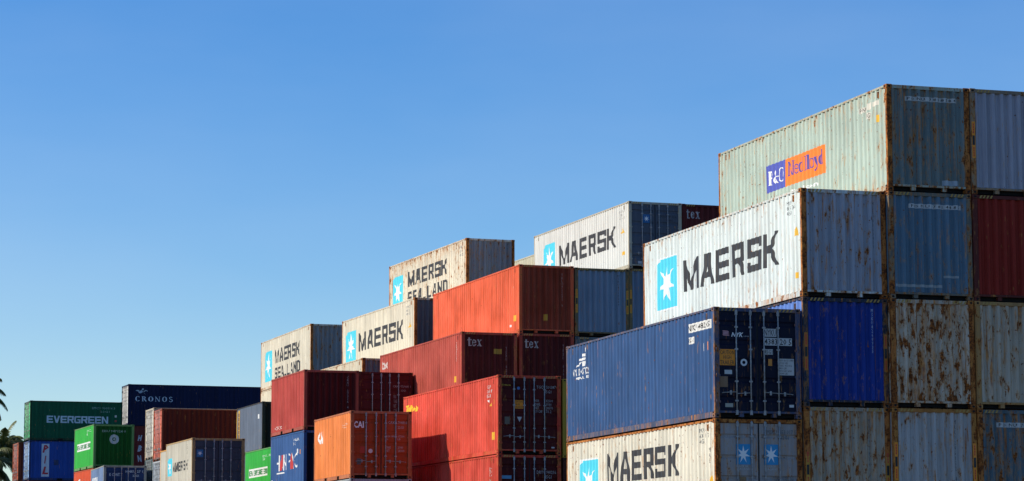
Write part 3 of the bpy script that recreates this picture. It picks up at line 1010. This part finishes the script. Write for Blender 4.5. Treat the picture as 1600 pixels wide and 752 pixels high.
c.star_logo('left', 1.31, .72, 2.84, 2.28, False)
c.block('left', 'MAERSK', 3.45, 1.10, 10.55, 2.02)
c.text('left', 'MSKU\n781\n45G1', 11.0, 2.2, 11.6, 2.6, (.35, .35, .33), 'serial_number')
c.put('left', [[(11.2, 1.60), (11.6, 1.60), (11.5, 1.80)]], YEL, 'warning_triangle')
c.rect('left', 11.3, .65, 11.6, .80, YEL, 'sticker')
c.rect('front', .67, 1.98, .98, 2.35, (.015, .12, .30), 'star_logo')
c.put('front', star(.825, 2.165, .13, 7, .36), WHITE, 'star', .005, .2, seam=False)
c.text('front', 'MSKU 781 52 6', 1.48, 2.24, 2.2, 2.34, BLACK, 'serial_number')
c.text('front', '45G1', 1.85, 2.08, 2.05, 2.17, BLACK, 'serial_number')
c.rect('front', .65, .78, .76, .96, (.4, .42, .45), 'sticker')
c.rect('front', .42, .22, .66, .33, (.4, .42, .45), 'sticker')
c = container(42.70, 106.1, .6, 16.43, H_, L_, (.10, .013, .012), None, 'wall', .06, 'very dark red container with white lettering against the sky, left of the pale green one')
c.roman('front', 'tex', .20, 2.27, .86, 2.66, (.46, .43, .42))

# further row behind
c = container(42.3, 120.6, .9, 16.43, H_, L_, (.55, .52, .38), None, 'wall', .12, 'low sliver of cream container against the sky, left of the clean white one')
c = container(37.48, 120.5, 1.8, 16.55, H_, L_, MGREY2, RUSTY, 'wall', .60, 'rust stained white container with two lines of lettering, above the orange red one', frust=.85, dirt=.9, end_shading_col=(.24, .26, .26), erust=.45, hazard=False)
c.star_logo('left', .60, .66, 2.25, 2.22, False)
c.block('left', 'MAERSK', 3.10, 1.50, 9.30, 2.26)
c.block('left', 'SEA-LAND', 3.10, .62, 9.35, 1.24, gap=.30)
c.text('left', 'MSKU\n600\n45G1', 11.2, 2.1, 11.7, 2.6, (.3, .3, .28), 'serial_number')
c.vtext('front', 'MSKU600217', 2.08, 1.4, 2.5, .06, GREYT)
c = container(34.93, 120.5, 1.5, 13.63, H_, L_, MGREY2, RUSTY, 'wall', .20, 'off white container with one line of lettering, between the two having two lines', frust=.75, dirt=.6, end_shading_col=(.10, .11, .12))
c.star_logo('left', .72, .66, 2.43, 2.24, False)
c.block('left', 'MAERSK', 2.95, 1.10, 10.40, 2.02)
c.text('left', 'MSKU\n812\n45G1', 10.9, 2.15, 11.5, 2.6, (.3, .3, .28), 'serial_number')
c.put('left', [[(11.2, 1.55), (11.6, 1.55), (11.5, 1.78)]], YEL, 'warning_triangle')
c = container(32.42, 120.5, 1.4, 10.72, H_, L_, (.62, .56, .42), RUSTY, 'wall', .36, 'low pale container with a rusty corner post, half hidden above the dark red roofs', frust=.85, end_shading_col=(.16, .18, .19))

c = container(35.45, 142.7, -.1, 11.60, H_, L_, (.64, .58, .44), RUSTY, 'wall', .25, 'cream container strip beneath the white one at the left end of the lettered row', frust=.8)
c = container(35.45, 142.7, -.1, 14.5, H_, L_, MGREY2, RUSTY, 'wall', .26, 'leftmost white container with two lines of lettering, above the crimson one', frust=.85, dirt=.8, end_shading_col=(.24, .26, .26), erust=.45, hazard=False)
c.star_logo('left', 1.05, .46, 2.75, 2.22, False)
c.block('left', 'MAERSK', 3.54, 1.38, 9.62, 2.18)
c.block('left', 'SEA-LAND', 3.54, .46, 9.65, 1.12, gap=.30)

# ================================================================== short containers
N1 = (27.65, 112.4, .3)
c = container(*N1, 6.82, H_, T_, (.035, .10, .26), None, 'wall', .08, 'blue container with white and red lettering on its sunlit side, under the crimson one', frust=.3, end_shading_col=(.004, .006, .02), hazard=False)
c.text('left', 'HAN PAC', 1.10, 1.30, 4.88, 2.02, WHITE, bold=-.005)
c.put('left', [[(1.62, 1.32), (2.10, 1.32), (2.32, 2.0), (1.98, 2.0)], [(3.62, 1.32), (4.15, 1.32), (3.98, 2.0), (3.80, 2.0)]], REDL, 'lettering', .006)
c.rect('left', 1.1, 1.18, 2.5, 1.24, WHITE, 'logo_line')
c.text('left', 'HAN 45\n3G', 4.2, 2.32, 5.3, 2.62, WHITE, 'serial_number')
c.text('left', 'I', 4.85, 1.95, 4.95, 2.15, WHITE, 'serial_number')
c.rect('left', 5.3, 1.9, 5.42, 2.1, (.55, .22, .1), 'sticker')
c.rect('left', .15, .80, .35, .95, WHITE, 'sticker')
c.rect('left', .15, .55, .35, .68, WHITE, 'sticker')
c = container(*N1, 9.43, S_, T_, (.40, .045, .032), (.30, .06, .04), 'wall', .08, 'crimson short container with shaded red ribbed end, on top of the blue one', frust=.4, fade=.6, end_shading_col=(.075, .006, .006))
c.vtext('front', 'CRXU 27316 4', 1.95, .95, 2.34, .08, (.40, .30, .30))
c.text('left', 'CRX', .7, .25, 2.0, .40, (.7, .6, .55))
c = container(30.08, 112.4, .3, 9.40, S_, T_, (.085, .008, .008), None, 'door', .10, 'dark red container with locking rods, right of the crimson one and above the orange doors', frust=.4)
c.text('front', 'CAXU 729681 1', 1.55, 1.93, 2.35, 2.02, (.40, .34, .33), 'serial_number')
c.text('front', '22G1', 1.90, 1.76, 2.13, 1.84, (.40, .34, .33), 'serial_number')
c.text('front', 'MAX\nTARE\nNET\nCUBE', 1.58, .85, 1.74, 1.60, (.30, .24, .23), 'weight_markings')
C1 = (26.42, 99.9, -.76)
c = container(*C1, 4.24, S_, T_, (.33, .36, .38), None, 'wall', .2, 'sliver of pale grey container roof edge under the orange one')
c = container(*C1, 6.84, S_, T_, (.72, .20, .04), (.38, .12, .05), 'door', .10, 'orange short container with three white letters on its doors', frust=.4, fade=.5, style='ribbed', end_shading_col=(.30, .048, .008))
c.text('front', 'CAI', .11, 1.93, .53, 2.19, WHITE, bold=.03)
c.text('front', 'CAXU 704816 3', 1.50, 2.10, 2.34, 2.21, (.50, .42, .38), 'serial_number')
c.text('front', '22G1', 1.88, 1.92, 2.12, 2.02, (.50, .42, .38), 'serial_number')
c.text('front', 'MGW 30480\nKG', 1.42, 1.48, 1.76, 1.66, (.50, .42, .38), 'weight_markings')
c.text('front', '67200\nLB', 1.88, 1.48, 2.15, 1.66, (.50, .42, .38), 'weight_markings')
c.text('front', 'TARE\nNET', 1.42, 1.02, 1.60, 1.24, (.50, .42, .38), 'weight_markings')
c.text('front', '2180\n28300', 1.88, 1.02, 2.15, 1.24, (.50, .42, .38), 'weight_markings')
c.put('front', ring(.80, 1.05, .0001, .085, 14), (.60, .58, .55), 'round_sticker', seam=False)
c.rect('front', .38, .96, .60, 1.22, (.40, .04, .02), 'sticker')
c.rect('front', .26, .52, .42, .76, (.10, .09, .08), 'rating_plate')
c.text('left', 'CAI', .62, 1.55, 1.5, 2.05, WHITE, bold=.05)
c.text('left', 'CAXU\n704', 4.6, 1.95, 5.6, 2.15, (.7, .5, .4), 'serial_number')

c = container(30.15, 129.0, 0, 7.00, S_, T_, GREEN, (.10, .25, .08), 'wall', .04, 'green container with white name panel at the bottom edge, below the slate grey one', frust=.1, fade=.3)
c.rect('left', .85, 1.22, 5.06, 1.66, WHITE, 'name_panel')
c.block('left', 'EVERGREEN', 1.0, 1.31, 4.9, 1.57, (.03, .22, .06), gap=.15, lift=.006)
c.text('left', 'EMCU 382\n22', 4.0, 2.0, 5.7, 2.25, (.6, .75, .6), 'serial_number')
c = container(31.08, 135.3, 0, 9.65, S_, T_, (.12, .15, .20), (.03, .03, .03), 'wall', .12, 'dull slate grey short container with an orange yellow plate down its left edge', frust=.4, end_shading_col=(.012, .012, .014))
F = c.F['left']; sv = F.pts; F.pts = []
c.rect('left', .10, .3, .0, 2.4, YEL, 'height_warning_plate', .0015)
F.pts = sv
c.rect('left', .25, .35, .72, 2.45, (.65, .36, .02), 'height_warning_plate', .003, .6)
c.vtext('left', 'IIIIIIII', .48, .5, 2.3, .2, (.25, .12, .02), .006)
c.rect('left', 5.0, 1.75, 5.25, 1.98, WHITE, 'sticker')

c = container(24.36, 120.1, .2, 6.85, S_, T_, (.50, .47, .38), (.38, .25, .11), 'door', .14, 'small cream container with blue star panel and shaded grey doors at the bottom left', frust=.5, end_shading_col=(.055, .065, .085), style='plain')
c.star_logo('left', .46, 1.05, 1.36, 1.88, False)
c.block('left', 'MAERSK', 1.60, 1.20, 5.15, 1.64)
c.rect('front', .22, 1.73, .52, 2.06, (.02, .15, .32), 'star_logo')
c.put('front', star(.37, 1.895, .12, 7, .36), WHITE, 'star', .005, .2, seam=False)
c.text('front', 'MSKU 20', 1.45, 1.90, 1.80, 1.99, BLACK, 'serial_number')
c.text('front', '31 6', 1.92, 1.90, 2.15, 1.99, BLACK, 'serial_number')
c.text('front', '22G1', 1.92, 1.72, 2.15, 1.82, BLACK, 'serial_number')
c.vtext('left', 'MSKU20', 4.9, 1.9, 2.35, .2, (.25, .24, .2))
container(25.3, 126.6, 0, 6.87, S_, T_, (.50, .48, .40), (.55, .27, .06), 'wall', .15, 'narrow cream strip of container just left of the one with shaded grey doors')

c = container(28.48, 149.0, .2, 7.22, S_, T_, (.28, .34, .40), (.35, .38, .40), 'door', .12, 'pale blue grey doors below the brown red container', across=True)
c = container(28.48, 149.0, .2, 10.12, H_, T_, (.11, .012, .005), (.25, .06, .03), 'door', .10, 'brown red container lying crosswise with sunlit red doors at its left end', across=True, frust=.3, end_shading_col=(.62, .15, .09))  # long side painted dark for shade, doors painted light for sun
c = container(28.54, 151.8, .2, 7.44, S_, T_, (.10, .14, .14), None, 'door', .15, 'dark grey green doors below the white ones', across=True)
c = container(28.54, 151.8, .2, 10.34, H_, T_, (.55, .53, .46), (.45, .40, .30), 'door', .22, 'white door end standing just left of the brown red container', across=True, frust=.5)

c = container(26.39, 159.4, 1.57, 7.20, S_, T_, (.60, .075, .02), (.40, .08, .03), 'wall', .05, 'small patch of orange red container directly below the green one', frust=.2)
c.text('left', 'C', 1.2, 1.7, 2.0, 2.1, WHITE, bold=.03)
c = container(26.39, 159.4, 1.57, 9.81, S_, T_, GREEN, (.12, .25, .08), 'wall', .04, 'bright green container with a round white emblem on its shaded end', frust=.15, fade=.25, end_shading_col=(.006, .085, .010))
c.rect('left', .82, 1.16, 5.05, 1.62, WHITE, 'name_panel')
c.block('left', 'EVERGREEN', .98, 1.26, 4.9, 1.52, (.03, .22, .06), gap=.15, lift=.006)
c.text('left', 'EMCU\n8', 3.9, 2.0, 5.3, 2.35, (.6, .75, .6), 'serial_number')
c.text('front', 'EISU 947126 0', .52, 2.12, 1.95, 2.26, (.32, .42, .34), 'serial_number', bold=.02)
c.put('front', ring(1.245, 1.71, .115, .285, 28), (.50, .52, .50), 'round_emblem', seam=False)
c.put('front', star(1.245, 1.71, .10, 4, .45), (.50, .52, .50), 'emblem_centre', .0028, .3, seam=False)
c = container(25.77, 152.0, -2.65, 7.03, S_, T_, (.13, .20, .34), (.30, .30, .26), 'door', .05, 'blue container with white lettering on its doors, at the bottom below the green one', frust=.15, fade=.7, end_shading_col=(.016, .040, .12))
c.text('left', 'HYU', .7, 1.62, 3.0, 2.05, WHITE, bold=.04)
c.text('front', 'K CONT.', .33, 1.98, .95, 2.16, (.4, .48, .55), bold=.03)
c.text('front', 'HMKU 27 13', 1.25, 2.18, 2.35, 2.32, (.4, .48, .55), 'serial_number', bold=.03)
c.text('front', '22G1', 1.65, 1.95, 2.0, 2.08, (.4, .48, .55), 'serial_number', bold=.03)

# ================================================================== crosswise containers far left; shaded long sides painted dark, sunlit doors painted light
c = container(24.92, 175.65, .8, 9.68, S_, T_, (.012, .060, .28), (.02, .04, .12), 'door', .08, 'blue container with red letters down a pale upright strip', across=True, end_shading_col=(.28, .46, .75))
c.rect('right', .80, .25, 1.30, 2.38, (.52, .60, .66), 'name_panel')
for i, ch in enumerate('PIL'):
    c.text('right', ch, .86 if ch != 'I' else .97, 1.80 - i * .70, 1.26 if ch != 'I' else 1.12, 2.30 - i * .70, (.42, .02, .04), 'lettering', .006, bold=.04, shear=.2)
c.rect('right', 1.62, 1.0, 1.92, 1.35, (.01, .03, .10), 'sticker')
c = container(24.92, 175.65, .8, 12.28, S_, T_, (.003, .085, .038), (.015, .05, .025), 'door', .05, 'dark green container with large pale lettering along its long side', across=True, end_shading_col=(.12, .55, .24))
c.block('right', 'EVERGREEN', 1.09, 1.16, 5.11, 1.62, (.46, .60, .66), gap=.10)
c.text('right', 'EMCU 930516 3', 4.04, 2.10, 5.56, 2.24, (.25, .42, .36), 'serial_number')
c.text('right', '22G1', 4.6, 1.88, 5.2, 2.0, (.20, .36, .30), 'serial_number')
c.rect('right', 5.55, 1.58, 5.68, 1.72, (.5, .55, .5), 'sticker')
c.rect('right', 5.55, 1.28, 5.68, 1.40, (.35, .05, .03), 'sticker')
c = container(24.62, 178.6, .8, 9.70, S_, T_, (.22, .045, .02), (.25, .07, .03), 'door', .15, 'orange red door end at the far left beside the palm', across=True, end_shading_col=(.50, .11, .05))
c = container(32.97, 184.9, .48, 11.3, H_, L_, (.15, .02, .016), None, 'wall', .06, 'dark red container under the navy one, with three slanted white letters', across=True)
for ch, a, b in (('H', 1.86, 2.26), ('B', 1.12, 1.56), ('N', .42, .86)):
    c.text('right', ch, .70, a, 1.02, b, (.50, .53, .56), bold=.06, shear=-.25 if ch == 'N' else .3)
c = container(32.97, 184.9, .48, 14.2, H_, L_, (.004, .009, .042), None, 'door', .06, 'long navy container with pale blue roman lettering below a winged emblem', across=True, end_shading_col=(.62, .62, .58), hazard=False)
c.roman('right', 'CRONOS', .50, 1.70, 3.13, 2.06, (.52, .62, .70), .0025, .22)
c.put('right', [[(.50, 2.46), (.66, 2.50), (.80, 2.44), (.70, 2.38)], [(.68, 2.36), (.80, 2.26), (.96, 2.30), (1.02, 2.42), (.90, 2.48), (.80, 2.40)],
                [(.92, 2.50), (1.00, 2.62), (1.10, 2.60), (1.08, 2.48)], [(1.06, 2.40), (1.22, 2.50), (1.36, 2.44), (1.38, 2.40), (1.22, 2.45), (1.10, 2.34)], [(1.04, 2.34), (1.18, 2.24), (1.22, 2.18), (1.14, 2.26)]],
      (.38, .46, .52), 'winged_emblem')

# ------------------------------------------------------------------ lowest tiers of every stack (below the frame)
def fill(x, y, yaw, zbot, Lc, across=False, cols=((.15, .03, .02), (.05, .08, .16), (.22, .22, .20))):
    """containers that carry a stack down to the ground"""
    h = zbot + CAM_Z
    n = max(1, round(h / 2.75))
    hh = h / n
    H = H_ if hh > 2.75 else S_
    for i in range(n):
        container(x, y, yaw, zbot - i * hh, H, Lc, cols[(i + int(x)) % len(cols)], None, 'wall', .3,
                  'plain container at the foot of a stack, below the edge of the picture', 'containers at the foot of the stacks', across, full=False)


fill(*A0, 4.40 - S_, L_)
for q in (A1, A2, A3): fill(*q, 4.75 - H_, L_)
for q in ((30.17, 93.1, .5, 4.89 - H_, L_), (32.68, 93.12, .5, 4.80 - H_, L_), (32.70, 105.8, .6, 10.61 - H_, L_), (35.25, 105.9, .6, 10.63 - H_, L_), (37.75, 105.95, .6, 10.55 - H_, L_),
          (40.21, 106.0, .6, 13.53 - H_, L_), (42.70, 106.1, .6, 16.43 - H_, L_), (42.3, 120.6, .9, 16.43 - H_, L_), (37.48, 120.5, 1.1, 16.55 - H_, L_), (34.93, 120.5, 1.1, 13.63 - H_, L_),
          (32.42, 120.5, 1.1, 10.72 - H_, L_), (35.45, 142.7, -.1, 11.60 - H_, L_), (27.65, 112.4, .3, 6.82 - H_, T_), (30.08, 112.4, .3, 9.40 - S_, T_), (26.42, 99.9, -.76, 4.24 - S_, T_),
          (30.15, 129.0, 0, 7.00 - S_, T_), (31.08, 135.3, 0, 9.65 - S_, T_), (24.36, 120.1, .2, 6.85 - S_, T_), (25.3, 126.6, 0, 6.87 - S_, T_), (26.39, 159.4, 1.57, 7.2 - S_, T_),
          (25.77, 152.0, -2.65, 7.03 - S_, T_)):
    fill(*q)
for q in ((28.48, 149.0, .2, 7.22 - S_, T_), (28.54, 151.8, .2, 7.44 - S_, T_), (24.92, 175.65, .8, 9.68 - S_, T_), (24.62, 178.6, .8, 9.70 - S_, T_), (32.97, 184.9, .48, 11.3 - H_, L_)):
    fill(*q, across=True)


# ------------------------------------------------------------------ palms at the far left
def leaf_mat(name, col):
    key = ('leaf', name)
    if key in _mats: return _mats[key]
    mt = bpy.data.materials.new(name); mt.use_nodes = True
    k = N(mt)
    tc = k.n('ShaderNodeTexCoord').outputs['Object']
    cc = k.mix(k.ramp(k.noise(tc, 1.5, 4), .3, .7), tuple(x * .6 for x in col), tuple(x * 1.5 for x in col))
    b = k.n('ShaderNodeBsdfPrincipled'); k.l(cc, b.inputs['Base Color'])
    b.inputs['Roughness'].default_value = .55
    tr = k.n('ShaderNodeBsdfTranslucent'); k.l(cc, tr.inputs[0])
    mx = k.n('ShaderNodeMixShader'); mx.inputs[0].default_value = .25
    k.l(b.outputs[0], mx.inputs[1]); k.l(tr.outputs[0], mx.inputs[2])
    o = k.n('ShaderNodeOutputMaterial'); k.l(mx.outputs[0], o.inputs[0])
    _mats[key] = mt
    return mt


def palm(x, y, h, label, seed, nf=26, fl=3.4, lean=(.4, .2)):
    rnd = random.Random(seed)
    root = bpy.data.objects.new('palm_tree', None); sc.collection.objects.link(root)
    root.location = (x, y, 0)
    root['label'] = label; root['category'] = 'palm tree'
    bm = bmesh.new()
    prev = None; n = 10
    for i in range(17):
        t = i / 16
        cxy = Vector((lean[0] * t * t, lean[1] * t * t, h * t))
        r = .24 - .10 * t + (.12 * (1 - t) ** 6) + (.012 if i % 2 else 0)
        rg = [bm.verts.new(cxy + Vector((r * math.cos(2 * PI * j / n), r * math.sin(2 * PI * j / n), 0))) for j in range(n)]
        if prev:
            for j in range(n): bm.faces.new((prev[j], prev[(j + 1) % n], rg[(j + 1) % n], rg[j]))
        prev = rg
    bm.faces.new(prev)
    link('trunk', mesh_from(bm, [simple('palm_bark', (.16, .13, .10), .9, 0, .35, 6)]), None, root)
    top = Vector((lean[0], lean[1], h))
    mat = leaf_mat('palm_leaf', (.12, .14, .035))
    bm = bmesh.new()
    for k in range(nf):
        az = k * 2.39996 + rnd.uniform(-.2, .2)
        el = R(78) - (k / nf) * R(105) + rnd.uniform(-.1, .1)
        d = Vector((math.cos(az) * math.cos(el), math.sin(az) * math.cos(el), math.sin(el)))
        side = Vector((-math.sin(az), math.cos(az), 0))
        L = fl * rnd.uniform(.85, 1.1)
        pts = []; p = top.copy(); v = d.copy(); ns = 14
        for i in range(ns + 1):
            pts.append((p.copy(), v.copy()))
            p = p + v * (L / ns)
            v = (v + Vector((0, 0, -1)) * (.07 + .15 * i / ns)).normalized()
        for i in range(ns):
            a, b = pts[i][0], pts[i + 1][0]
            w0 = .03 * (1 - i / ns) + .008
            q = [a - side * w0, a + side * w0, b + side * w0 * .9, b - side * w0 * .9]
            bm.faces.new([bm.verts.new(z) for z in q])
        nl = 62
        for i in range(5, nl + 1):
            t = i / nl
            f = t * ns; j = min(ns - 1, int(f)); fr = f - j
            a = pts[j][0].lerp(pts[j + 1][0], fr); v = pts[j][1]
            ll = fl * .24 * (max(0, math.sin(PI * min(1, t * .86 + .14))) ** .6 + .12) * rnd.uniform(.85, 1.1)
            for s in (-1, 1):
                dd = (side * s * .62 + v * .75 + Vector((0, 0, -.42 + rnd.uniform(-.12, .12)))).normalized()
                mid = a + dd * ll * .5 + Vector((0, 0, -.01))
                tip = a + dd * ll + Vector((0, 0, -.30 * ll))
                wv = v * .034
                vs = [bm.verts.new(z) for z in (a - wv, a + wv, mid + wv * .9, tip, mid - wv * .9)]
                bm.faces.new(vs)
    link('crown', mesh_from(bm, [mat]), None, root)
    return root


palm(23.5, 196.5, 15.2, 'tall palm cut off by the left edge, its drooping frond tips against the sky', 3, 22, 2.9)
palm(25.9, 199.0, 11.3, 'lower palm whose bushy crown rises behind the orange red door end', 5, 30, 2.3)
palm(23.1, 188.0, 9.6, 'sunlit yellow green palm fronds in the bottom left corner', 8, 26, 3.2)

# ------------------------------------------------------------------ render settings
sc.render.engine = 'CYCLES'
sc.render.resolution_x = 1024
sc.render.resolution_y = 481
